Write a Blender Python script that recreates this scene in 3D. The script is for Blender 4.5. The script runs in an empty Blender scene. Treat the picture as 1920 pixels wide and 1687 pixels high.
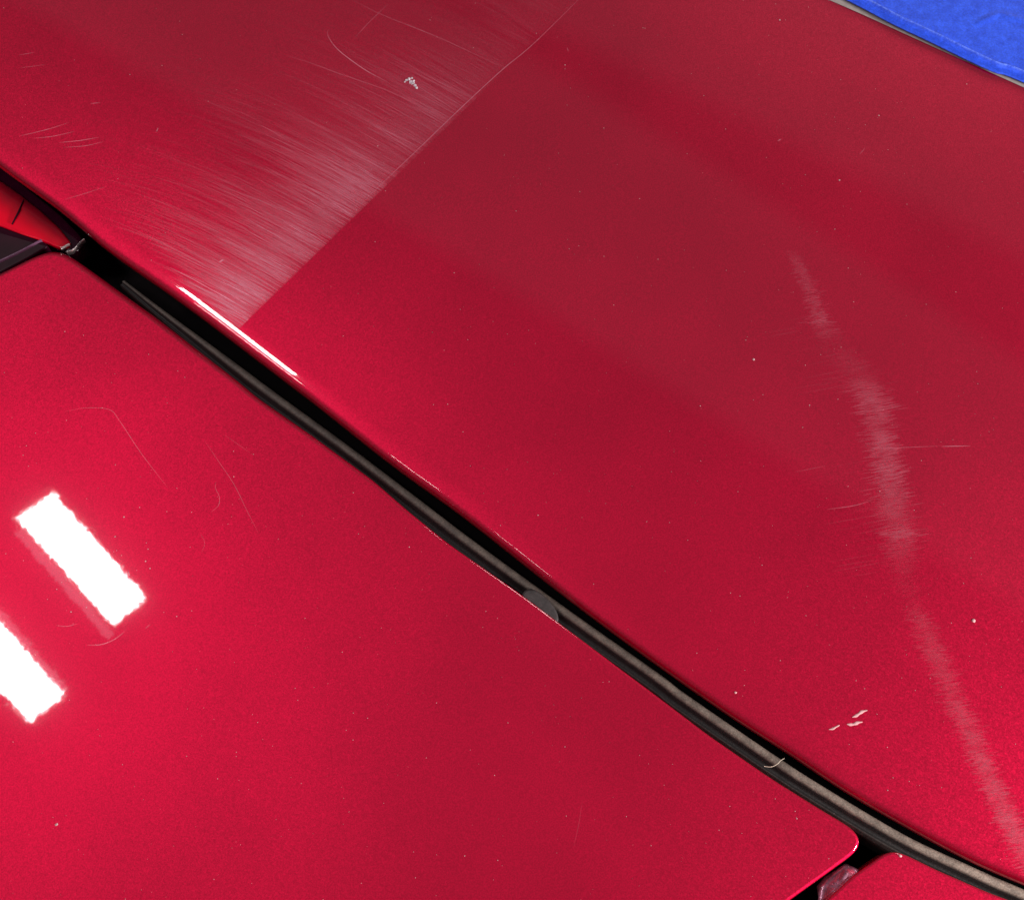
import bpy, math, random
import numpy as np
from mathutils import Vector, Matrix

random.seed(7); rng = np.random.default_rng(7)
scene = bpy.context.scene
col = scene.collection
MM = 0.001

# ------------------------------------------------------------------ camera
CAM = Vector((0.0, -0.125, 0.338)); AIM = Vector((0.0, 0.0, 0.0)); LENS = 45.0
cam_d = bpy.data.cameras.new('camera'); cam = bpy.data.objects.new('camera', cam_d); col.objects.link(cam)
cam.location = CAM
quat = (AIM - CAM).to_track_quat('-Z', 'Y'); cam.rotation_euler = quat.to_euler()
cam_d.lens = LENS; cam_d.sensor_width = 36.0; cam_d.clip_start = 0.01; cam_d.clip_end = 50
scene.camera = cam
ROT = quat.to_matrix()
W, H = 1920.0, 1687.0

# ------------------------------------------------------------------ world and exposure
world = bpy.data.worlds.new('World'); scene.world = world; world.use_nodes = True
bg = world.node_tree.nodes['Background']
bg.inputs[0].default_value = (0.95, 0.85, 0.92, 1); bg.inputs[1].default_value = 0.15
scene.view_settings.view_transform = 'Standard'; scene.view_settings.look = 'None'
scene.view_settings.exposure = 0.0; scene.view_settings.gamma = 1.0
scene.render.engine = 'CYCLES'
scene.cycles.transparent_max_bounces = 48
scene.cycles.max_bounces = 8

# ------------------------------------------------------------------ body surface
TD = Vector((0.80, -0.60)).normalized()      # along the shut line
ND = Vector((0.60, 0.80)).normalized()       # across it, towards the tape
S0, W0 = .145, .075
def surf_lid(x, y):
    n = x*ND.x + y*ND.y; t = x*TD.x + y*TD.y
    d = n + .028
    return S0*W0*(1-math.exp(-d/W0)) - d*d/(2*2.5) - t*t/(2*6.0) - .02*t
def surf_side(x, y):
    n = x*ND.x + y*ND.y; t = x*TD.x + y*TD.y
    return -(n)**2/(2*1.8) - t*t/(2*6.0)
def normal_of(s, x, y):
    e = 1e-4
    return Vector((-(s(x+e, y)-s(x-e, y))/(2*e), -(s(x, y+e)-s(x, y-e))/(2*e), 1)).normalized()
def ray(px, py):
    k = 36.0/W/LENS
    return (ROT @ Vector(((px-W/2)*k, -(py-H/2)*k, -1))).normalized()
def at(px, py, z=0.0, s=None):
    """point where the sight line meets height z (above surface s)"""
    d = ray(px, py); zz = z
    for _ in range(6 if s else 1):
        p = CAM + d*((zz-CAM.z)/d.z)
        if s: zz = s(p.x, p.y) + z
    return p
def lid(px, py): p = at(px, py, 0, surf_lid); return (p.x, p.y)
def side(px, py): p = at(px, py, 0, surf_side); return (p.x, p.y)

# ------------------------------------------------------------------ lamps
def strip_lamp(name, corners, dist, radiance, color, s=surf_side, spread=180, stretch=1.0):
    """area lamp standing where its mirror image in the panel covers the four corners"""
    def refl(px, py):
        p = at(px, py, 0, s); n = normal_of(s, p.x, p.y); d = ray(px, py)
        return p, (d - 2*d.dot(n)*n).normalized()
    cx = sum(c[0] for c in corners)/4; cy = sum(c[1] for c in corners)/4
    p0, r0 = refl(cx, cy); c = p0 + r0*dist
    q = []
    for a in corners:
        p, r = refl(*a); q.append(p + r*((c-p).dot(r0)/r.dot(r0)))
    ex = ((q[1]-q[0]) + (q[2]-q[3]))*0.5; ey = ((q[3]-q[0]) + (q[2]-q[1]))*0.5
    c = (q[0]+q[1]+q[2]+q[3])*0.25
    zax = r0.copy(); xax = (ex - zax*ex.dot(zax)).normalized(); yax = zax.cross(xax)
    L = bpy.data.lights.new(name, 'AREA'); L.shape = 'RECTANGLE'
    L.size = ex.length*stretch; L.size_y = ey.length; L.color = color
    L.energy = radiance*ex.length*stretch*ey.length*math.pi; L.spread = math.radians(spread)
    o = bpy.data.objects.new(name, L); col.objects.link(o)
    o.matrix_world = Matrix.Translation(c) @ Matrix((xax, yax, zax)).transposed().to_4x4()
    return o
WHITE = (1.0, 0.97, 0.96)
strip_lamp('lamp_bar', [(92, 918), (268, 1112), (218, 1180), (38, 975)], 0.60, 50, WHITE)
strip_lamp('lamp_bar', [(-60, 1103), (118, 1296), (58, 1360), (-116, 1160)], 0.60, 50, WHITE)
# dim strips added for the pink band beside each lamp bar
strip_lamp('pink_band_light', [(40, 990), (215, 1190), (200, 1198), (28, 1000)], 0.61, 1.7, (1, .8, 1))
strip_lamp('pink_band_light', [(-40, 1092), (128, 1290), (118, 1298), (-52, 1100)], 0.61, 1.7, (1, .8, 1))
def tn(t, n): return (t*.79 - n*.61, t*.61 + n*.79)
def tnbox(t0, t1, n0, n1): return [tn(t0, n0), tn(t1, n0), tn(t1, n1), tn(t0, n1)]
strip_lamp('work_lamp', tnbox(1068, 1235, 1405, 1505), 0.9, 24, WHITE)
strip_lamp('work_lamp', tnbox(1337, 1508, 1485, 1570), 0.9, 18, WHITE)
def placed_lamp(name, loc, aim, size, radiance, color):
    L = bpy.data.lights.new(name, 'AREA'); L.shape = 'RECTANGLE'; L.size, L.size_y = size; L.color = color
    L.energy = radiance*size[0]*size[1]*math.pi
    o = bpy.data.objects.new(name, L); col.objects.link(o); o.location = loc
    o.rotation_euler = (Vector(aim)-Vector(loc)).to_track_quat('-Z', 'Y').to_euler()
placed_lamp('side_lamp', (.85, -.42, .32), (.12, .0, 0), (.20, .14), 175, WHITE)
strip_lamp('rear_lamp', tnbox(1150, 1440, -1640, -1400), 1.0, 24, WHITE)
# dim unseen area lights added to mirror as pale bands in the lid
for k in range(4):
    e = 13*k
    strip_lamp('lid_band_light', [(1060+e*.4, 90-e), (1915+e*.4, 500-e), (2080, 170+e), (1230, -235+e)][::-1], 2.0 + .04*k, 0.034, (1, .84, .92), surf_lid, stretch=1.7)
    strip_lamp('lid_band_light', [(450+e*.5, 205-e), (1500+e*.5, 900-e), (1900-e*.5, 650+e), (960-e*.5, 140+e)][::-1], 2.0 + .04*k, 0.031, (1, .84, .92), surf_lid, stretch=2.4)

# ------------------------------------------------------------------ node helpers
class NT:
    def __init__(s, name):
        s.m = bpy.data.materials.new(name); s.m.use_nodes = True; s.t = s.m.node_tree
        s.p = s.t.nodes['Principled BSDF']; s.out = s.t.nodes['Material Output']
    def n(s, typ, **kw):
        nd = s.t.nodes.new(typ)
        for k, v in kw.items(): setattr(nd, k, v)
        return nd
    def put(s, nd, i, v):
        sk = nd.inputs[i]
        if isinstance(v, bpy.types.NodeSocket): s.t.links.new(v, sk)
        else: sk.default_value = v
    def math(s, op, a, b=0.0, c=None):
        nd = s.n('ShaderNodeMath', operation=op); s.put(nd, 0, a); s.put(nd, 1, b)
        if c is not None: s.put(nd, 2, c)
        return nd.outputs[0]
    def vmath(s, op, a, b=None, scale=None):
        nd = s.n('ShaderNodeVectorMath', operation=op); s.put(nd, 0, a)
        if b is not None: s.put(nd, 1, b)
        if scale is not None: s.put(nd, 3, scale)
        return nd.outputs[0]
    def obj(s): return s.n('ShaderNodeTexCoord').outputs['Object']
    def noise(s, vec, scale, detail=2.0, rough=.5, col=False):
        nd = s.n('ShaderNodeTexNoise'); s.put(nd, 'Vector', vec); s.put(nd, 'Scale', scale)
        s.put(nd, 'Detail', detail); s.put(nd, 'Roughness', rough)
        return nd.outputs['Color' if col else 'Fac']
    def mixc(s, f, a, b):
        nd = s.n('ShaderNodeMix', data_type='RGBA'); s.put(nd, 0, f)
        s.put(nd, 6, a); s.put(nd, 7, b); return nd.outputs[2]
    def ramp(s, f, stops):
        nd = s.n('ShaderNodeMapRange', interpolation_type='SMOOTHSTEP'); s.put(nd, 0, f)
        for i, v in enumerate(stops): s.put(nd, i+1, v)
        return nd.outputs[0]

def jitter_normal(m, vec_list, base=None):
    """normal + sum of (noise colour - .5)*k"""
    nrm = m.n('ShaderNodeNewGeometry').outputs['Normal'] if base is None else base
    for colr, k in vec_list:
        d = m.vmath('SCALE', m.vmath('SUBTRACT', colr, (.5, .5, .5)), scale=k)
        nrm = m.vmath('ADD', nrm, d)
    return m.vmath('NORMALIZE', nrm)

def car_paint(name, peel=1.0):
    m = NT(name); o = m.obj(); p = m.p
    vor = m.n('ShaderNodeTexVoronoi'); m.put(vor, 'Vector', o); m.put(vor, 'Scale', 2300.0)
    vor2 = m.n('ShaderNodeTexVoronoi'); m.put(vor2, 'Vector', o); m.put(vor2, 'Scale', 4200.0)
    fl = jitter_normal(m, [(vor.outputs['Color'], .09), (vor2.outputs['Color'], .08)])
    g = m.noise(o, 2600.0, 1.0); g = m.ramp(g, (.3, .7, .89, 1.11))
    big = m.ramp(m.noise(o, 22.0, 3.0), (.3, .7, .94, 1.05))
    g = m.math('MULTIPLY', g, big)
    c = m.vmath('SCALE', (0.63, 0.0042, 0.047), scale=g)
    m.put(p, 'Base Color', c)
    p.inputs['Metallic'].default_value = 1.0
    p.inputs['Roughness'].default_value = .57
    p.inputs['Specular IOR Level'].default_value = 0.3
    m.put(p, 'Normal', fl)
    p.inputs['Coat Weight'].default_value = 1.0
    p.inputs['Coat Roughness'].default_value = .03
    p.inputs['Coat IOR'].default_value = 1.5
    cn = jitter_normal(m, [(m.noise(o, 300.0, 2.0, .5, True), .0045*peel), (m.noise(o, 900.0, 0.0, .5, True), .0035*peel)])
    m.put(p, 'Coat Normal', cn)
    haze = m.n('ShaderNodeBsdfAnisotropic'); haze.inputs['Color'].default_value = (1, .5, .72, 1); haze.inputs['Roughness'].default_value = .17
    mx = m.n('ShaderNodeMixShader'); mx.inputs[0].default_value = .0016
    m.t.links.new(p.outputs[0], mx.inputs[1]); m.t.links.new(haze.outputs[0], mx.inputs[2]); m.t.links.new(mx.outputs[0], m.out.inputs[0])
    return m.m

def simple(name, colr, rough=.5, metal=0., noise_amt=.15, nscale=300., coat=0., bump=0., bscale=600., spec=.5):
    m = NT(name); o = m.obj(); p = m.p
    f = m.ramp(m.noise(o, nscale, 5.0, .6), (.25, .75, 1-noise_amt, 1+noise_amt))
    m.put(p, 'Base Color', m.vmath('SCALE', colr, scale=f))
    p.inputs['Roughness'].default_value = rough; p.inputs['Metallic'].default_value = metal
    p.inputs['Coat Weight'].default_value = coat; p.inputs['Specular IOR Level'].default_value = spec
    p.inputs['Coat Roughness'].default_value = .05
    if bump: m.put(p, 'Normal', jitter_normal(m, [(m.noise(o, bscale, 3.0, .6, True), bump)]))
    return m.m

M = {}
M['paint'] = car_paint('red_metallic_paint')
M['inner'] = simple('inner_body_black', (.006, .004, .005), .9, spec=.1)
M['plum'] = simple('plum_gloss_trim', (.022, .001, .007), .4, coat=.0, spec=.12, noise_amt=.2)
M['chrome'] = simple('bare_edge', (.5, .42, .42), .35, .9)
M['dust'] = simple('dust_particle', (.60, .34, .36), .8)
M['crumb'] = simple('grey_crumb', (.62, .50, .54), .6, nscale=1500, noise_amt=.6)
M['hair'] = simple('pale_hair', (.75, .62, .48), .45)
M['chip'] = simple('paint_chip_primer', (.80, .42, .42), .7, nscale=1200, noise_amt=.15)
M['tab'] = simple('rubber_tab', (.045, .037, .036), .6, nscale=500, bump=.4, bscale=2500, noise_amt=.3)

def seal_material():
    m = NT('lit_dust_rubber'); o = m.obj(); p = m.p
    at_ = m.n('ShaderNodeAttribute', attribute_name='lit_dust').outputs['Fac']
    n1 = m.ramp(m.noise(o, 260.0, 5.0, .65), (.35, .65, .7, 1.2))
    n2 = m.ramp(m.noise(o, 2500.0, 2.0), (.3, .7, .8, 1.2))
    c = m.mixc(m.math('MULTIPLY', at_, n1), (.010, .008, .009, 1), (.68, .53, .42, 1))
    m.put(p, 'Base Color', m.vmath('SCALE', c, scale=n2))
    p.inputs['Roughness'].default_value = .6; p.inputs['Specular IOR Level'].default_value = .35
    m.put(p, 'Normal', jitter_normal(m, [(m.noise(o, 1800.0, 3.0, .6, True), .5)]))
    return m.m
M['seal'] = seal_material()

def tape_material():
    m = NT('blue_masking_tape'); o = m.obj(); p = m.p
    crepe = m.noise(o, 1400.0, 4.0, .7)
    mot = m.noise(o, 300.0, 4.0, .6)
    f = m.math('MULTIPLY', m.ramp(crepe, (.3, .7, .8, 1.2)), m.ramp(mot, (.3, .7, .95, 1.05)))
    c = m.mixc(m.ramp(mot, (.35, .7, 0.0, 1.0)), (.020, .080, .74, 1), (.028, .105, .86, 1))
    st = m.n('ShaderNodeAttribute', attribute_name='ridge_light').outputs['Fac']
    st = m.math('MULTIPLY', st, m.ramp(m.noise(o, 700.0, 3.0, .7), (.35, .6, .25, 1.0)))
    c = m.mixc(st, c, (.16, .27, .95, 1))  # pale line: light along the tape ridge, put into the colour
    m.put(p, 'Base Color', m.vmath('SCALE', c, scale=f))
    p.inputs['Roughness'].default_value = .65; p.inputs['Specular IOR Level'].default_value = .4
    m.put(p, 'Normal', jitter_normal(m, [(m.noise(o, 1100.0, 4.0, .65, True), .30)]))
    return m.m
M['tape'] = tape_material()

def scratch_material():
    m = NT('scuff_glint_coat'); t = m.t  # pale colour for scuffs and for lamp glints painted as ribbons
    t.nodes.remove(m.p)
    a = m.n('ShaderNodeAttribute', attribute_name='wear_glint').outputs['Fac']
    tr = m.n('ShaderNodeBsdfTransparent')
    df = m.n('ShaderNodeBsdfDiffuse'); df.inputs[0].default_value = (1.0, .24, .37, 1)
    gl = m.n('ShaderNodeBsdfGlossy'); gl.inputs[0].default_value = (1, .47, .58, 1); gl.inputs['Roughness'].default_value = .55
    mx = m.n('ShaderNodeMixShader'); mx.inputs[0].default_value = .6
    t.links.new(df.outputs[0], mx.inputs[1]); t.links.new(gl.outputs[0], mx.inputs[2])
    m2 = m.n('ShaderNodeMixShader'); t.links.new(a, m2.inputs[0]); t.links.new(tr.outputs[0], m2.inputs[1])
    t.links.new(mx.outputs[0], m2.inputs[2]); t.links.new(m2.outputs[0], m.out.inputs[0])
    return m.m
M['scratch'] = scratch_material()

def lens_material():
    m = NT('red_lens'); o = m.obj(); p = m.p
    a_, b_ = at(20, 345, -.007, surf_side), at(8, 408, -.007, surf_side)
    q_ = m.n('ShaderNodeVectorMath', operation='DOT_PRODUCT'); m.put(q_, 0, o); q_.inputs[1].default_value = (ND.x, ND.y, 0)
    f = m.math('ADD', q_.outputs['Value'], m.math('MULTIPLY', m.math('SUBTRACT', m.noise(o, 150., 2.), .5), .002))
    na, nb_ = a_.x*ND.x+a_.y*ND.y, b_.x*ND.x+b_.y*ND.y
    m.put(p, 'Base Color', m.mixc(m.ramp(f, (nb_-.001, na+.001, 0, 1)), (.85, .0, .022, 1), (.022, .001, .006, 1)))
    p.inputs['Roughness'].default_value = .25
    p.inputs['Transmission Weight'].default_value = .0
    p.inputs['Coat Weight'].default_value = .2; p.inputs['Specular IOR Level'].default_value = .15
    p.inputs['Subsurface Weight'].default_value = .3
    p.inputs['Subsurface Radius'].default_value = (.004, .0005, .0005)
    return m.m
M['lens'] = lens_material()

# ------------------------------------------------------------------ mesh helpers
def link(name, me, mat, parent=None, smooth=True):
    me.materials.append(mat)
    if smooth:
        me.polygons.foreach_set('use_smooth', [True]*len(me.polygons))
    o = bpy.data.objects.new(name, me); col.objects.link(o)
    if parent is not None:
        o.parent = parent; o.location = -Vector(base_of(parent))
    return o
def base_of(p):
    b = Vector(p.location)
    while p.parent is not None:
        p = p.parent; b += Vector(p.location)
    return b
def mesh(name, vs, fs, mat, parent=None, smooth=True):
    me = bpy.data.meshes.new(name); me.from_pydata([tuple(v) for v in vs], [], fs); me.update()
    return link(name, me, mat, parent, smooth)
def tag(o, label=None, cat=None, group=None, kind=None):
    if label: o['label'] = label
    if cat: o['category'] = cat
    if group: o['group'] = group
    if kind: o['kind'] = kind
    return o
def empty(name, loc):
    o = bpy.data.objects.new(name, None); o.location = loc; o.empty_display_size = .01; col.objects.link(o); return o

def smooth_curve(pts, step):
    """Catmull-Rom through pts, resampled evenly"""
    P = [np.array(p, float) for p in pts]; P = [2*P[0]-P[1]] + P + [2*P[-1]-P[-2]]
    out = []
    for i in range(1, len(P)-2):
        a, b, c, d = P[i-1:i+3]
        for k in range(24):
            t = k/24
            out.append(.5*((2*b) + (c-a)*t + (2*a-5*b+4*c-d)*t*t + (3*b-a-3*c+d)*t**3))
    out.append(P[-2]); out = np.array(out)
    return resample(out, step)
def resample(out, step, closed=False):
    if closed: out = np.vstack([out, out[:1]])
    d = np.r_[0, np.cumsum(np.linalg.norm(np.diff(out, axis=0), axis=1))]
    n = max(2, int(d[-1]/step)); s = np.linspace(0, d[-1], n+1)
    q = np.stack([np.interp(s, d, out[:, k]) for k in range(out.shape[1])], 1)
    return q[:-1] if closed else q
def soften(loop, it):
    for _ in range(it): loop = .5*loop + .25*np.roll(loop, 1, 0) + .25*np.roll(loop, -1, 0)
    return loop

def panel(name, outline, surf, radius, depth, center, mat, parent, rings=46, step=.0012, soft=4, rad_fn=None, big=(0., 0.)):
    """sheet-metal panel: crowned skin, rolled edge all round, folded-down flange"""
    L = resample(np.array(outline), step, True); L = soften(L, soft)
    area = .5*np.sum(L[:, 0]*np.roll(L[:, 1], -1) - L[:, 1]*np.roll(L[:, 0], -1))
    if area < 0: L = L[::-1]
    tg = np.roll(L, -1, 0) - np.roll(L, 1, 0); tg /= np.linalg.norm(tg, axis=1)[:, None]
    nin = np.stack([-tg[:, 1], tg[:, 0]], 1)
    for _ in range(3): nin = .5*nin + .25*np.roll(nin, 1, 0) + .25*np.roll(nin, -1, 0)
    nin /= np.linalg.norm(nin, axis=1)[:, None]
    N = len(L)
    R = np.full(N, radius) if rad_fn is None else np.array([rad_fn(p) for p in L])
    Z = np.vectorize(surf)
    ring_xy = []; ring_z = []
    # flange up from below
    for dz in (depth, depth*.5):
        ring_xy.append(L); ring_z.append(Z(L[:, 0], L[:, 1]) - R - big[0]*big[1]**2/2 - dz)
    RB, PH = big; fz = (R - R.min())/max(1e-9, R.max()-R.min())
    steps = [math.pi/2 - (math.pi/2-PH)*k/12 for k in range(13)] + ([PH*(1-k/8) for k in range(1, 9)] if PH else [])
    K = len(steps)-1
    for ph in steps:
        # small arc down to tilt PH, then a slack arc of radius RB
        a = max(ph, PH)
        ins = R*(1-math.sin(a)); drop = R*(1-math.cos(PH)*0-1) + R*(math.cos(PH)-math.cos(a))
        if PH:
            ins = ins + fz*RB*(math.sin(PH)-math.sin(min(ph, PH))); 
            low = fz*RB*(1-math.cos(min(ph, PH)))
        else: low = 0
        q = L + nin*ins[:, None]
        ring_xy.append(q); ring_z.append(Z(q[:, 0], q[:, 1]) - R*(math.cos(PH)-math.cos(a)) - low)
    inner = ring_xy[-1]; c = np.array(center)
    for k in range(1, rings):
        f = (k/rings)**1.25
        q = inner + (c-inner)*f
        ring_xy.append(q); ring_z.append(Z(q[:, 0], q[:, 1]))
    vs = np.concatenate([np.column_stack([a, b]) for a, b in zip(ring_xy, ring_z)])
    vs = np.vstack([vs, [c[0], c[1], surf(*c)]])
    nr = len(ring_xy); fs = []
    for r in range(nr-1):
        for i in range(N):
            j = (i+1) % N
            fs.append((r*N+i, r*N+j, (r+1)*N+j, (r+1)*N+i))
    for i in range(N): fs.append(((nr-1)*N+i, (nr-1)*N+(i+1) % N, len(vs)-1))
    o = mesh(name, vs, fs, mat, parent)
    nrm = [(-nin[i][0], -nin[i][1], 0) for _ in range(2) for i in range(N)]
    for k in range(K+1):
        for i in range(N):
            th = steps[k] if steps[k] >= PH else steps[k]*fz[i]
            q = ring_xy[2+k][i]; b = normal_of(surf, q[0], q[1])
            nrm.append(tuple((Vector((-nin[i][0], -nin[i][1], 0))*math.sin(th) + b*math.cos(th)).normalized()))
    for v_ in vs[(K+3)*N:]: nrm.append(tuple(normal_of(surf, v_[0], v_[1])))
    o.data.normals_split_custom_set_from_vertices(nrm)
    return o

def sweep(name, path, profile, mat, parent, attr=None, scale=None, closed=False, caps=True, zoff=None):
    """profile = list of (across, up) swept along a path of (x,y,z)"""
    path = np.array(path); n = len(path); tg = np.gradient(path[:, :2], axis=0); tg /= np.linalg.norm(tg, axis=1)[:, None]
    nn = np.stack([-tg[:, 1], tg[:, 0]], 1)
    vs = []; fs = []; at_ = []; k = len(profile)
    for i in range(n):
        s = 1.0 if scale is None else scale(i/(n-1))
        for j, (a, u) in enumerate(profile):
            vs.append((path[i, 0]+nn[i, 0]*a*s, path[i, 1]+nn[i, 1]*a*s, path[i, 2]+u*s))
            if attr: at_.append(attr(i/(n-1), j, a, u))
    lim = k if closed else k-1
    for i in range(n-1):
        for j in range(lim):
            jj = (j+1) % k
            fs.append((i*k+j, i*k+jj, (i+1)*k+jj, (i+1)*k+j))
    if closed and caps:
        fs.append(tuple(range(k))); fs.append(tuple((n-1)*k+j for j in range(k))[::-1])
    o = mesh(name, vs, fs, mat, parent)
    if attr:
        A = o.data.attributes.new('lit_dust', 'FLOAT', 'POINT'); A.data.foreach_set('value', at_)
    return o

def ribbons(name, lines, surf, parent, mat=None, lift=4e-5, cut=None):
    """lines: (points xy array, width, alpha); tapered alpha at both ends"""
    vs = []; fs = []; al = []
    for pts, w, a in lines:
        pts0 = pts; pts = np.array(pts); n = len(pts)
        tg = np.gradient(pts, axis=0); tg /= (np.linalg.norm(tg, axis=1)[:, None]+1e-12)
        nn = np.stack([-tg[:, 1], tg[:, 0]], 1)
        b = len(vs); hold = cut is not None and cut(pts0[-1])
        for i in range(n):
            e = (i+.15)/(n-.7); e = min(e, .5) if hold else e
            s = max(0, math.sin(math.pi*e))**.7
            aa = a*max(0.0, s)*random.uniform(.75, 1.15)
            for sg in (-.5, .5):
                q = pts[i]+nn[i]*w*sg
                vs.append((q[0], q[1], surf(q[0], q[1])+lift)); al.append(min(1.0, aa))
        for i in range(n-1): fs.append((b+2*i, b+2*i+2, b+2*i+3, b+2*i+1))
    o = mesh(name, vs, fs, mat or M['scratch'], parent)
    A = o.data.attributes.new('wear_glint', 'FLOAT', 'POINT'); A.data.foreach_set('value', al)
    return o

# ------------------------------------------------------------------ the car
car = empty('red_car', (0, 0, -0.05))
tag(car, 'glossy metallic red car body with a shut line and one patch dulled by sanding scratches', 'car')

# shut line: edge of the lid (silhouette), pushed ~18 px into the gap from where the bright paint ends
def shift(pts, d):
    a = np.array(pts, float); tg = np.gradient(a, axis=0); tg /= np.linalg.norm(tg, axis=1)[:, None]
    return a + np.stack([-tg[:, 1], tg[:, 0]], 1)*d
lid_edge_px = [(-900, -400), (-660, -214), (-420, -28), (-200, 142), (0, 297), (117, 381), (204, 455), (341, 551), (542, 703), (611, 756), (742, 860), (874, 955), (1048, 1092),
               (1192, 1200), (1371, 1327), (1496, 1407), (1601, 1478), (1789, 1584), (1914, 1642), (2150, 1730), (2350, 1790), (2750, 1890)]
lid_sil = shift(lid_edge_px, 10)
top_px = [(2750, 540), (2350, 352), (1920, 161), (1717, 70), (1557, -2), (1200, -150), (700, -380), (200, -640), (-420, -990), (-900, -1260)]
loop = [lid(*p) for p in smooth_curve(lid_sil, 14)] + [lid(*p) for p in smooth_curve([(2750, 1890), (2860, 1200), (2750, 540)], 30)[1:-1]] \
     + [lid(*p) for p in smooth_curve(top_px, 14)] + [lid(*p) for p in smooth_curve([(-900, -1260), (-980, -830), (-900, -400)], 30)[1:-1]]
def lid_rad(p):
    n = p[0]*ND.x + p[1]*ND.y
    t = p[0]*TD.x + p[1]*TD.y
    return 0.0012 + .0010*min(1, max(0, (.09-n)/.08))*min(1, max(0, (.245-t)/.03), max(0, (t+.215)/.03))
trunk = panel('trunk_lid', loop, surf_lid, .0022, .0010, lid(900, 420), M['paint'], car, rings=60, rad_fn=lid_rad, big=(.027, .145), soft=40)

low_px = [(-900, 990), (-500, 770), (-200, 600), (0, 508), (60, 478), (92, 466), (120, 470), (163, 499), (233, 550), (292, 592), (388, 667), (446, 712), (480, 741), (589, 817), (699, 898), (764, 955),
          (840, 1017), (973, 1110), (1048, 1166), (1152, 1244), (1225, 1298), (1329, 1377), (1445, 1457), (1539, 1516), (1595, 1549), (1611, 1562), (1617, 1576), (1613, 1590), (1600, 1602),
          (1482, 1687), (1300, 1820), (1000, 2040), (700, 2260), (300, 2400), (-900, 2400)]
loop = resample(np.array([side(*p) for p in low_px]), .0012, True)
quarter = panel('quarter_panel', loop, surf_side, .0010, .007, side(700, 1330), M['paint'], car, rings=60, soft=5, rad_fn=lambda p: .0010 + .0012*min(1, max(0, -p[0]/.10)))

corner_px = [(1551, 1687), (1601, 1640), (1655, 1602), (1668, 1596), (1682, 1596), (1700, 1602), (1757, 1630), (1851, 1671), (1960, 1712), (2200, 1790), (2700, 1930), (2700, 2400), (620, 2400), (1050, 2070)]
loop = resample(np.array([side(*p) for p in corner_px]), .0008, True)
panel('bumper_panel', loop, surf_side, .0007, .007, side(1800, 1990), M['paint'], car, rings=30, soft=4, step=.0008)

# inner body under the gaps
v = [at(-1400, -1500, -.030), at(3200, -1500, -.030), at(3200, 2900, -.030), at(-1400, 2900, -.030)]
mesh('inner_body', [Vector(p) for p in v] + [Vector(p)-Vector((0, 0, .006)) for p in v],
     [(0, 1, 2, 3), (7, 6, 5, 4), (0, 4, 5, 1), (1, 5, 6, 2), (2, 6, 7, 3), (3, 7, 4, 0)], M['inner'], car, smooth=False)

# rubber seal in the shut line
seal_top = [(236, 520), (300, 571), (400, 648), (496, 722), (655, 838), (815, 960), (867, 1000), (986, 1087), (1090, 1162), (1236, 1265), (1287, 1304), (1454, 1419), (1539, 1474), (1695, 1567), (1820, 1627), (1914, 1669), (2150, 1765), (2350, 1820), (2750, 1920)]
ZS = -.0048
path = [tuple(at(p[0], p[1], ZS, surf_side)) for p in smooth_curve(shift(seal_top, 10), 8)]
def seal_lit_dust(f, j, a, u):  # light on the ridge and right end, painted in as pale dust colour
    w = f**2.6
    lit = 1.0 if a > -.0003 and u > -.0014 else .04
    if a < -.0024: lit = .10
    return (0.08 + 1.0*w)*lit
prof = [(.0020, -.012), (.0021, -.0022), (.0019, -.0008), (.0014, -.0001), (.0007, .0002), (0, .0), (-.0006, -.0006), (-.0010, -.0016), (-.0015, -.0022), (-.0020, -.0021), (-.0023, -.0017), (-.0025, -.0011), (-.0028, -.0010), (-.0030, -.0016),
        (-.0034, -.0019), (-.0037, -.0030), (-.0037, -.012)]
seal = sweep('rubber_seal', path, prof, M['seal'], car, attr=seal_lit_dust, scale=lambda f: (.35+.65*min(1, f/.10))*(1+.55*max(0, (f-.62)/.38)))

# rubber tab tucked beside the seal
arc = smooth_curve([(976, 1118), (986, 1106), (1004, 1106), (1026, 1122), (1042, 1143), (1047, 1160), (1044, 1172)], 3)
tv = []; tf = []
ctr = (1005, 1146)
rings_ = [(1.0, -.006), (1.0, -.0030), (.97, -.0026), (.90, -.0025), (.45, -.0024), (0.02, -.0024)]
for k, zz in rings_:
    for p in arc:
        q = at(ctr[0]+(p[0]-ctr[0])*k, ctr[1]+(p[1]-ctr[1])*k, zz, surf_side); tv.append(q)
na = len(arc)
for r in range(len(rings_)-1):
    for i in range(na-1): tf.append((r*na+i, r*na+i+1, (r+1)*na+i+1, (r+1)*na+i))
mesh('rubber_tab', tv, tf, M['tab'], car)

# trim strip and tape at the lid's far edge
trim_px = [(2750, 530), (2350, 342), (1920, 158), (1861, 130), (1752, 78), (1650, 30), (1576, -3), (1400, -78), (1100, -210), (600, -440), (0, -750)][::-1]
path = [tuple(at(p[0], p[1], -.0012, surf_lid)) for p in smooth_curve(trim_px, 12)]
prof = [(.0060, -.008), (.0060, .0000), (.0040, .0008), (.0015, .0009), (-.0002, .0006), (-.0020, .0002), (-.0030, -.0006), (-.0032, -.008)]
sweep('window_trim', path, prof, simple('dusty_grey_trim', (.34, .29, .27), .6, nscale=500, bump=.15, noise_amt=.15), car)
path2 = [tuple(at(p[0]-2, p[1]+1, -.0001)) for p in smooth_curve([(1480, -44), (1557, -8), (1640, 29), (1717, 63), (1724, 66)], 6)]

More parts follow.
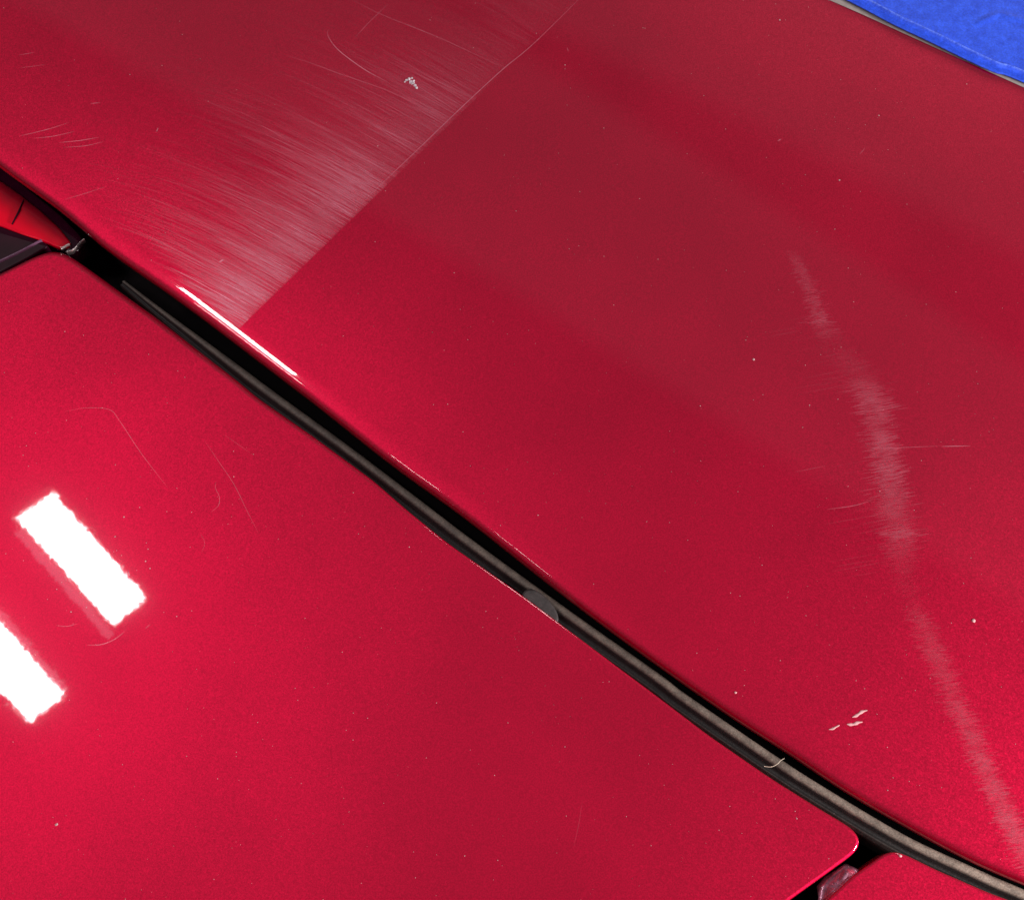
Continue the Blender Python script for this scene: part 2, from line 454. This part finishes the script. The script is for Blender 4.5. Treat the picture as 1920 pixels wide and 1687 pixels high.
# tail lamp in the shut line
lamp_red = [(-880, -300), (-300, 130), (-150, 235), (0, 338), (40, 366), (80, 398), (112, 428), (134, 456), (128, 464), (112, 466), (80, 452), (45, 442), (0, 424), (-60, 400), (-300, 330), (-880, 60)]
def slab(name, px, z0, z1, mat, parent, r=.0008, step=.0008, dome=0.0, soft=2):
    L = resample(np.array([tuple(at(p[0], p[1], z1, surf_side))[:2] for p in px]), step, True); L = soften(L, soft)
    c = L.mean(0)
    f = lambda x, y: z1
    area = .5*np.sum(L[:, 0]*np.roll(L[:, 1], -1) - L[:, 1]*np.roll(L[:, 0], -1))
    if area < 0: L = L[::-1]
    tg = np.roll(L, -1, 0) - np.roll(L, 1, 0); tg /= np.linalg.norm(tg, axis=1)[:, None]
    nin = np.stack([-tg[:, 1], tg[:, 0]], 1); N = len(L); vs = []; fs = []
    rows = [(0, z0), (0, z1-r)] + [(r*(1-math.cos(a)), z1-r*(1-math.sin(a))) for a in (.3, .6, .9, 1.2, 1.57)]
    for d, z in rows:
        q = L+nin*d
        vs += [(a, b, z+surf_side(a, b)) for a, b in q]
    for k in range(len(rows)-1):
        for i in range(N): fs.append((k*N+i, k*N+(i+1) % N, (k+1)*N+(i+1) % N, (k+1)*N+i))
    fs.append(tuple((len(rows)-1)*N+i for i in range(N)))
    return mesh(name, vs, fs, mat, parent)
housing_px = [(-900, -340), (-300, 90), (0, 312), (60, 360), (110, 400), (150, 440), (158, 458), (140, 474), (118, 468), (60, 440), (0, 424), (-300, 320), (-900, 60)]
tl = slab('tail_light', housing_px, -.014, -.0075, simple('smoked_plum_lens', (.022, .001, .008), .15, coat=.2, spec=.25), car)
rl = slab('red_lens', lamp_red, -.0078, -.0066, M['lens'], tl, r=.0006)
for i, ln in enumerate([[(114, 466), (122, 461), (130, 457)], [(124, 472), (136, 468), (152, 452), (158, 448)], [(44, 374), (34, 396), (22, 420)]]):
    q = [tuple(at(p[0], p[1], -.0062, surf_side)) for p in smooth_curve(ln, 4)]
    w = (.00028, .00016, .00010)[i]
    prof = [(w, -.002), (w, 0), (0, w*.6), (-w, 0), (-w, -.002)]
    sweep('lens_rib', q, prof, (M['chrome'], M['chrome'], M['plum'])[i], tl)
# plum trim wedge left of the quarter panel
tw = slab('corner_trim', [(-900, 960), (-900, 80), (-300, 345), (-60, 405), (0, 425-2), (40, 438), (78, 450), (92, 461), (60, 480), (0, 512), (-200, 604), (-500, 774)], -.010, -.0036, M['plum'], car, r=.0008)
q = [tuple(at(p[0], p[1], -.0034, surf_side)) for p in smooth_curve([(-60, 516), (0, 489), (40, 470), (66, 456), (78, 450)], 5)]
sweep('trim_ridge', q, [(.0006, -.0006), (.0003, .0001), (0, .0003), (-.0003, .0001), (-.0006, -.0006)], simple('plum_edge', (.16, .06, .12), .3), tw)

# metal bracket in the gap at the corner
rngb = random.Random(3)
bp = [(1535, 1661), (1548, 1645), (1584, 1622), (1609, 1634), (1606, 1650), (1585, 1672), (1560, 1700), (1530, 1712), (1538, 1680)]
c0 = (1570, 1663); bv = []; bf = []
rows = [(1.12, -.014), (1.1, -.0052), (1.0, -.0046), (.75, -.0041), (.5, -.0047), (.25, -.0042)]
lp = resample(np.array(bp, float), 4, True); nb = len(lp)
for k, z in rows:
    for p in lp:
        x, y = c0[0]+(p[0]-c0[0])*k, c0[1]+(p[1]-c0[1])*k
        bv.append(at(x, y, z + rngb.uniform(-.00018, .00018)+.0005*math.sin(x*.16+y*.09), surf_side))
bv.append(at(c0[0], c0[1], -.0043, surf_side))
for r in range(len(rows)-1):
    for i in range(nb): bf.append((r*nb+i, r*nb+(i+1) % nb, (r+1)*nb+(i+1) % nb, (r+1)*nb+i))
for i in range(nb): bf.append(((len(rows)-1)*nb+i, (len(rows)-1)*nb+(i+1) % nb, len(bv)-1))
mesh('bracket', bv, bf, simple('oversprayed_metal', (.50, .22, .32), .35, .5, nscale=450, noise_amt=.6, coat=.6), car)

# ------------------------------------------------------------------ wear on the lid: sanding scratches ending at the masked line, glint painted into their opacity
LA = np.array((1085., 0.)); LB = np.array((455., 610.)); ld = (LB-LA)/np.linalg.norm(LB-LA); lnrm = np.array((-ld[1], ld[0]))
if np.dot(np.array((300., 100.))-LA, lnrm) < 0: lnrm = -lnrm
def sd(p): return float(np.dot(np.array(p)-LA, lnrm))       # >0 on the sanded side, px of the photo plane
def field(p):
    """scratch direction: arcs that steepen towards the shut line"""
    a = math.radians(33 - 48*math.exp(-(p[0]*.0035 + (p[1]-250)*.0028)))
    return np.array((math.cos(a), math.sin(a)))
def edge_at(x): return float(np.interp(x, [e[0] for e in lid_edge_px], [e[1] for e in lid_edge_px]))
band = rng.random(60)
def clip(pts):
    out = []
    for i, w in enumerate(pts):
        if sd(w) < 0:
            if out:
                a, b = sd(out[-1]), sd(w); out.append(out[-1] + (w-out[-1])*a/(a-b)); out[-1] = out[-1].copy(); pass
            break
        out.append(w)
    return out
def banding(p): return .45 + 1.1*float(np.interp(p[1]*.86-p[0]*.5, np.linspace(-600, 600, 60), band))
lines = []
while len(lines) < 7000:
    # start near the masked line, run away from it
    u = random.random()**.75
    s_al = u*1010 - 120 if random.random() < .85 else random.uniform(-100, 850)
    depth = random.expovariate(1/120)
    if random.random() < .06: depth = random.uniform(0, 520)
    p = LA + ld*s_al + lnrm*depth
    if depth > 620: continue
    ln = random.uniform(30, 190)*(1 if random.random() > .1 else 1.8)
    a = random.gauss(0, .045); ca, sa = math.cos(a), math.sin(a)
    pts = []; q = p - field(p)*ln*.5
    for k in range(9):
        pts.append(q.copy()); t = field(q); t = np.array((t[0]*ca-t[1]*sa, t[0]*sa+t[1]*ca)); q = q + t*ln/8
        a += random.gauss(0, .01)
    pts = clip(pts)
    if len(pts) < 4: continue
    # below the lid edge? drop
    pts = [w for w in pts if w[1] < edge_at(w[0])-3]
    if len(pts) < 4: continue
    mid = pts[len(pts)//2]
    lobe = math.exp(-((mid[0]-520)**2/430**2 + (mid[1]-440)**2/310**2))  # painted glint: scratches turn more opaque around this spot
    fall = math.exp(-max(0, sd(mid))/185)
    aa = (.02*fall + .42*lobe*fall)*random.uniform(.3, 1.25)*banding(mid)
    if random.random() < .07: aa *= 2.2
    wd = random.choice([.06, .08, .10, .14])*MM
    lines.append(([lid(*w) for w in pts], wd, aa))
# soft broad strokes, lamp haze over the scratches painted as pale opacity
for k in range(420):
    s_al = random.uniform(80, 860); depth = abs(random.gauss(0, 120)); p = LA + ld*s_al + lnrm*depth
    ln = random.uniform(120, 260); pts = []; q = p - field(p)*ln*.5
    for j in range(9): pts.append(q.copy()); q = q + field(q)*ln/8
    pts = clip(pts)
    if len(pts) < 4: continue
    pts = [w for w in pts if w[1] < edge_at(w[0])-3]
    if len(pts) < 4: continue
    mid = pts[len(pts)//2]
    lobe = math.exp(-((mid[0]-560)**2/330**2 + (mid[1]-400)**2/300**2))
    lines.append(([lid(*w) for w in pts], random.uniform(.3, .8)*MM, .03*lobe*math.exp(-sd(mid)/170)*banding(mid)))
A_, B_ = np.array(lid(*LA)), np.array(lid(*LB)); u_ = (B_-A_)/np.linalg.norm(B_-A_)
fs_ = ribbons('sanding_scratches', lines, surf_lid, trunk, cut=lambda p: abs((p[0]-A_[0])*u_[1]-(p[1]-A_[1])*u_[0]) < 1.2e-4); tag(fs_, kind='stuff')

# lamp glare on fine buffing marks, painted as pale ribbons, right of the lid
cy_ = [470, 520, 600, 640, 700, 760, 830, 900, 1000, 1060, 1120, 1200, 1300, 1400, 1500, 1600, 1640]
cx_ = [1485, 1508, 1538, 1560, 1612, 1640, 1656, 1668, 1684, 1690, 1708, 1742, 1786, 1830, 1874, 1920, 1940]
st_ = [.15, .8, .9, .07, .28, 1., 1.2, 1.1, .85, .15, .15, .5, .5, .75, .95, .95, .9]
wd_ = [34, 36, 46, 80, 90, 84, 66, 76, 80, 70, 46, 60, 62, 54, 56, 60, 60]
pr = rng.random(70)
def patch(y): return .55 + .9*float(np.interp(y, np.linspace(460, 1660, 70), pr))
lines = []
for k in range(8500):
    y = random.uniform(470, 1640); x = np.interp(y, cy_, cx_); s = np.interp(y, cy_, st_); w = np.interp(y, cy_, wd_)
    x += random.gauss(0, w*.20); ln = w*random.uniform(.16, .42)
    d = np.array((1.0, -.16 + random.gauss(0, .03))); p = np.array((x, y))
    pts = [p + d*ln*(j/6-.5) for j in range(7)]
    if max(np.interp([q[0] for q in pts], [e[0] for e in lid_edge_px], [e[1] for e in lid_edge_px])) < y+8 : continue
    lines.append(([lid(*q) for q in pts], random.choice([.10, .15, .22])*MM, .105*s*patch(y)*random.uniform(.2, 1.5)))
for k in range(40):
    y = random.choice([random.gauss(625, 12), random.gauss(700, 20), random.gauss(1040, 25), random.uniform(850, 1000)]); x = np.interp(y, cy_, cx_) - random.uniform(20, 100)
    p = np.array((x, y)); d = np.array((1.0, -.18)); ln = random.uniform(50, 110)
    pts = [p + d*ln*(j/6-.5) for j in range(7)]
    lines.append(([lid(*q) for q in pts], random.choice([.15, .25])*MM, .035*random.uniform(.3, 1.4)))
tag(ribbons('buffing_glare', lines, surf_lid, trunk), kind='stuff')

# single scratches that can be told apart
def scr(px, w, a, panel_, s, to, step=6, label=None):
    o = ribbons('scratch', [([to(*p) for p in smooth_curve(px, step)], w*MM, a)], s, panel_, lift=7e-5)
    if label: tag(o, label)
    return o
L_ = lambda px, w, a, lb=None: scr(px, w, a, trunk, surf_lid, lid, label=lb)
S_ = lambda px, w, a, lb=None: scr(px, w*.85, a*.75, quarter, surf_side, side, label=lb)
L_([(617, 56), (614, 62), (618, 74), (632, 92), (655, 111), (690, 135), (728, 155)], .26, .62, 'hook-shaped pale scratch')
L_([(660, 0), (720, 30), (820, 70), (945, 128)], .2, .35)
L_([(728, 8), (705, 30), (685, 50), (662, 76)], .25, .22)
L_([(535, 104), (580, 118), (640, 140), (720, 168), (790, 200)], .2, .32)
L_([(35, 256), (70, 248), (100, 240), (130, 230)], .2, .4)
L_([(62, 260), (100, 256), (140, 247)], .2, .4)
L_([(110, 268), (150, 264), (186, 258)], .2, .45)
L_([(118, 277), (160, 274), (195, 266)], .18, .38)
L_([(35, 104), (65, 99)], .18, .3); L_([(38, 128), (85, 122)], .18, .25)
L_([(170, 195), (188, 193)], .2, .5); L_([(293, 248), (297, 240)], .25, .55)
L_([(120, 375), (160, 363), (200, 350)], .18, .25)
L_([(410, 492), (420, 487)], .5, .6)
L_([(1640, 841), (1720, 838), (1765, 836)], .16, .28); L_([(1765, 837), (1820, 836)], .22, .5)
L_([(1550, 955), (1600, 948), (1635, 938)], .18, .35); L_([(1490, 885), (1550, 873)], .15, .18)
L_([(1612, 290), (1622, 278)], .25, .3); L_([(1458, 265), (1465, 261)], .35, .5)
L_([(1063, 90), (1066, 97)], .25, .4)
S_([(120, 772), (160, 765), (205, 768), (225, 790), (265, 850), (315, 915)], .2, .33)
S_([(383, 825), (410, 865), (440, 910), (462, 955), (485, 1000)], .2, .26)
S_([(405, 902), (404, 915), (411, 930), (410, 947), (396, 960)], .22, .32)
S_([(376, 1000), (384, 1018), (378, 1036)], .18, .2)
S_([(163, 1209), (190, 1208), (215, 1198), (236, 1182)], .25, .5)
S_([(105, 1172), (125, 1174), (145, 1169)], .22, .35)
S_([(420, 815), (445, 832), (470, 850)], .16, .18); S_([(1092, 1500), (1085, 1545), (1075, 1590)], .18, .14)
S_([(273, 1178), (282, 1170)], .25, .35); S_([(240, 1068), (244, 1082)], .3, .7)
# raised paint line left by the masking edge
pts = smooth_curve([(1095, -10), (1000, 83), (940, 133), (860, 207), (780, 284), (700, 360), (672, 388)], 10)
edge = ribbons('masked_edge', [([lid(*p) for p in pts], .24*MM, .5)], surf_lid, trunk, lift=8e-5)

# paint chips
def blob_strip(name, px, w, mat, s, to, parent):
    c = np.array([to(*p) for p in smooth_curve(px, 2.5)]); n = len(c)
    tg = np.gradient(c, axis=0); tg /= np.linalg.norm(tg, axis=1)[:, None]; nn = np.stack([-tg[:, 1], tg[:, 0]], 1)
    vs = []; fs = []
    prof = [(-1, 0), (-.7, .6), (0, 1), (.7, .6), (1, 0)]
    for i in range(n):
        r = w*(.85+.22*math.sin(i*1.3+len(px)))*math.sqrt(max(.08, math.sin(math.pi*(i+.4)/(n-.2))))
        for a, u in prof:
            q = c[i]+nn[i]*a*r; vs.append((q[0], q[1], s(*q)+u*.00012+2e-5))
    for i in range(n-1):
        for j in range(4): fs.append((i*5+j, i*5+j+1, (i+1)*5+j+1, (i+1)*5+j))
    return mesh(name, vs, fs, mat, parent)
blob_strip('paint_chip', [(1598, 1344), (1606, 1341), (1616, 1334), (1626, 1331)], .42*MM, M['chip'], surf_lid, lid, trunk)
blob_strip('paint_chip', [(1588, 1357), (1594, 1358), (1602, 1357), (1609, 1354), (1617, 1353)], .42*MM, M['chip'], surf_lid, lid, trunk)
blob_strip('paint_chip', [(1554, 1367), (1561, 1366), (1568, 1362), (1574, 1359)], .30*MM, M['chip'], surf_lid, lid, trunk)

# ------------------------------------------------------------------ loose things
# crumb on the sanded patch
def lump(px, py, r, s, to, vs, fs, seed=0, flat=.5):
    rr = random.Random(seed); x, y = to(px, py); z = s(x, y); b = len(vs)
    for k, (ph, h) in enumerate([(1.0, .15), (.75, .7), (.0, 1.0)]):
        if ph == 0: vs.append((x, y, z+r*flat*h)); continue
        for i in range(6):
            a = i*math.pi/3 + k*.4; q = r*ph*rr.uniform(.7, 1.2)
            vs.append((x+q*math.cos(a), y+q*math.sin(a), z+r*flat*h))
    for i in range(6):
        j = (i+1) % 6
        fs.append((b+i, b+j, b+6+j, b+6+i)); fs.append((b+6+i, b+6+j, b+12))
vs, fs = [], []
for i, (x, y, r) in enumerate([(762, 151, .35), (767, 149, .45), (770, 154, .5), (774, 156, .6), (778, 161, .45), (781, 165, .35), (772, 147, .3), (759, 154, .25), (776, 152, .3)]):
    lump(x, y, r*1.3*MM, surf_lid, lid, vs, fs, i, .6)
o = mesh('crumb', vs, fs, M['crumb'], None, smooth=False)
tag(o, 'ragged grey-white crumb of residue lying on the sanded patch of the lid', 'crumb')

vs, fs = [], []
for (x, y, r) in [(1825, 1163, .55), (1379, 1298, .38)]: pass
def fleck(px, py, r, label, to=lid, s=surf_lid, mat='dust'):
    vs, fs = [], []; lump(px, py, r*MM, s, to, vs, fs, int(px), .45)
    o = mesh('fleck', vs, fs, M[mat], None); tag(o, label, 'fleck', 'pale flecks on the paint')
fleck(1825, 1163, .55, 'largest round pale fleck, right of the glare streak near the frame edge', mat='chip')
fleck(1379, 1298, .38, 'round white fleck just above the rubber seal, left of the paint chips', mat='chip')
fleck(1648, 217, .26, 'tiny white fleck in the dark upper lid, below the grey trim')
fleck(1574, 338, .26, 'tiny white fleck in the dark upper lid, further below the grey trim')
fleck(1413, 674, .40, 'small ring-like pinkish fleck left of the glare streak')
fleck(106, 1545, .42, 'pale fleck at the lower left, below the lamp reflections', side, surf_side)
fleck(1462, 38, .26, 'tiny white fleck near the top edge, left of the grey trim')
fleck(1688, 1604, .45, 'white lump standing in for a corner highlight, on the small panel under the seal', side, surf_side, 'chip')  # lamp highlight on the panel corner, built as a pale lump

# dust
vs, fs = [], []
def inside_lid(x, y): return y < np.interp(x, [e[0] for e in lid_edge_px], [e[1] for e in lid_edge_px])-6 and y > np.interp(x, [1557, 1920], [0, 165], left=-50)+8
lx = [p[0] for p in low_px[:24]]; ly = [p[1] for p in low_px[:24]]
for k in range(1100):
    x, y = random.uniform(0, 1920), random.uniform(0, 1687)
    r = random.choice([.04, .05, .055, .07, .08, .12])*MM
    if k % 12 == 0: r *= 1.35
    if inside_lid(x, y):
        if x < 800 and random.random() < .5: continue
        lump(x, y, r, surf_lid, lid, vs, fs, k, .6)
    elif x < 1590 and y > np.interp(x, lx, ly)+8 and y < 1600-(x-1600)*.7-6:
        lump(x, y, r, surf_side, side, vs, fs, k, .6)
for k in range(26):                # coarser specks round the lamp reflection
    x, y = random.gauss(210, 60), random.gauss(1040, 70)
    lump(x, y, random.choice([.12, .16, .2])*MM, surf_side, side, vs, fs, k+5000, .6)
o = mesh('dust', vs, fs, M['dust'], None); tag(o, 'scattered pale dust specks lying on the red panels', None, None, 'stuff')
o['category'] = 'dust'

# hair on the seal
hp = smooth_curve([(1433, 1436), (1446, 1437), (1457, 1432), (1464, 1425), (1471, 1421)], 2)
pth = [tuple(at(p[0], p[1], ZS+.0012, surf_side)) for p in hp]
w = .00008
hair = sweep('hair', pth, [(w, 0), (0, w), (-w, 0), (0, -w)], M['hair'], None, closed=True)
tag(hair, 'short pale curved hair lying across the rubber seal', 'hair')

# blue masking tape over the trim
ed = smooth_curve([(0, -760), (600, -450), (1100, -218), (1400, -87), (1592, 4), (1676, 48), (1748, 82), (1857, 134), (1920, 156), (2250, 300), (2750, 530)], 5)
ed = np.array([tuple(at(p[0], p[1], .0005, surf_lid))[:2] for p in ed])
tg = np.gradient(ed, axis=0); tg /= np.linalg.norm(tg, axis=1)[:, None]; nn = np.stack([-tg[:, 1], tg[:, 0]], 1); nn = np.repeat(nn.mean(0)[None]/np.linalg.norm(nn.mean(0)), len(ed), 0)
rows = np.r_[0, .0001, np.linspace(.0005, .006, 40), np.linspace(.0064, .055, 100)]
wr0 = np.array(tuple(at(1826, 48, 0, surf_lid))[:2]); wr1 = np.array(tuple(at(1872, 27, 0, surf_lid))[:2]); wr2 = np.array(tuple(at(1925, 40, 0, surf_lid))[:2])
def segd(P, a, b):
    ab = b-a; t = np.clip(((P-a)@ab)/(ab@ab), 0, 1); c = a+t[:, None]*ab; return np.linalg.norm(P-c, axis=1), t, (P-a)@np.array((-ab[1], ab[0]))/np.linalg.norm(ab)
vs = []; n = len(ed)
for d in rows:
    P = ed+nn*d
    z = np.full(n, .0009)
    z += -.0002/(1+np.exp(-(d-.0036)/.00045)) + .0012*math.exp(-((d-.0034)/.0006)**2)
    i = np.arange(n)
    z += .00010*np.sin(P[:, 0]*130+1.0)*np.sin(P[:, 1]*170)
    for a, b, h, w in ((wr0, wr1, .0009, .0009), (wr1, wr2, .0006, .0018)):
        dd, t, s = segd(P, a, b); z += .45*h*np.exp(-(dd/w)**2)*(1 - .6*np.tanh(s/.0009))*np.sin(np.clip(t, 0.02, .98)*math.pi)**.5
    if d == 0: z -= .0004
    vs += [(P[k, 0], P[k, 1], z[k]+surf_lid(P[k, 0], P[k, 1])) for k in range(n)]
nr = len(rows); fs = []
for r in range(nr-1):
    for k in range(n-1): fs.append((r*n+k, r*n+k+1, (r+1)*n+k+1, (r+1)*n+k))
tape = mesh('masking_tape', vs, fs, M['tape'], None)
A = tape.data.attributes.new('ridge_light', 'FLOAT', 'POINT')
A.data.foreach_set('value', [float(.8*math.exp(-((d-.0034)/.00035)**2)) for d in rows for _ in range(n)])
sol = tape.modifiers.new('thickness', 'SOLIDIFY'); sol.thickness = .00018; sol.offset = -1
tag(tape, 'crinkled blue masking tape stuck along the grey trim in the top right corner', 'tape')
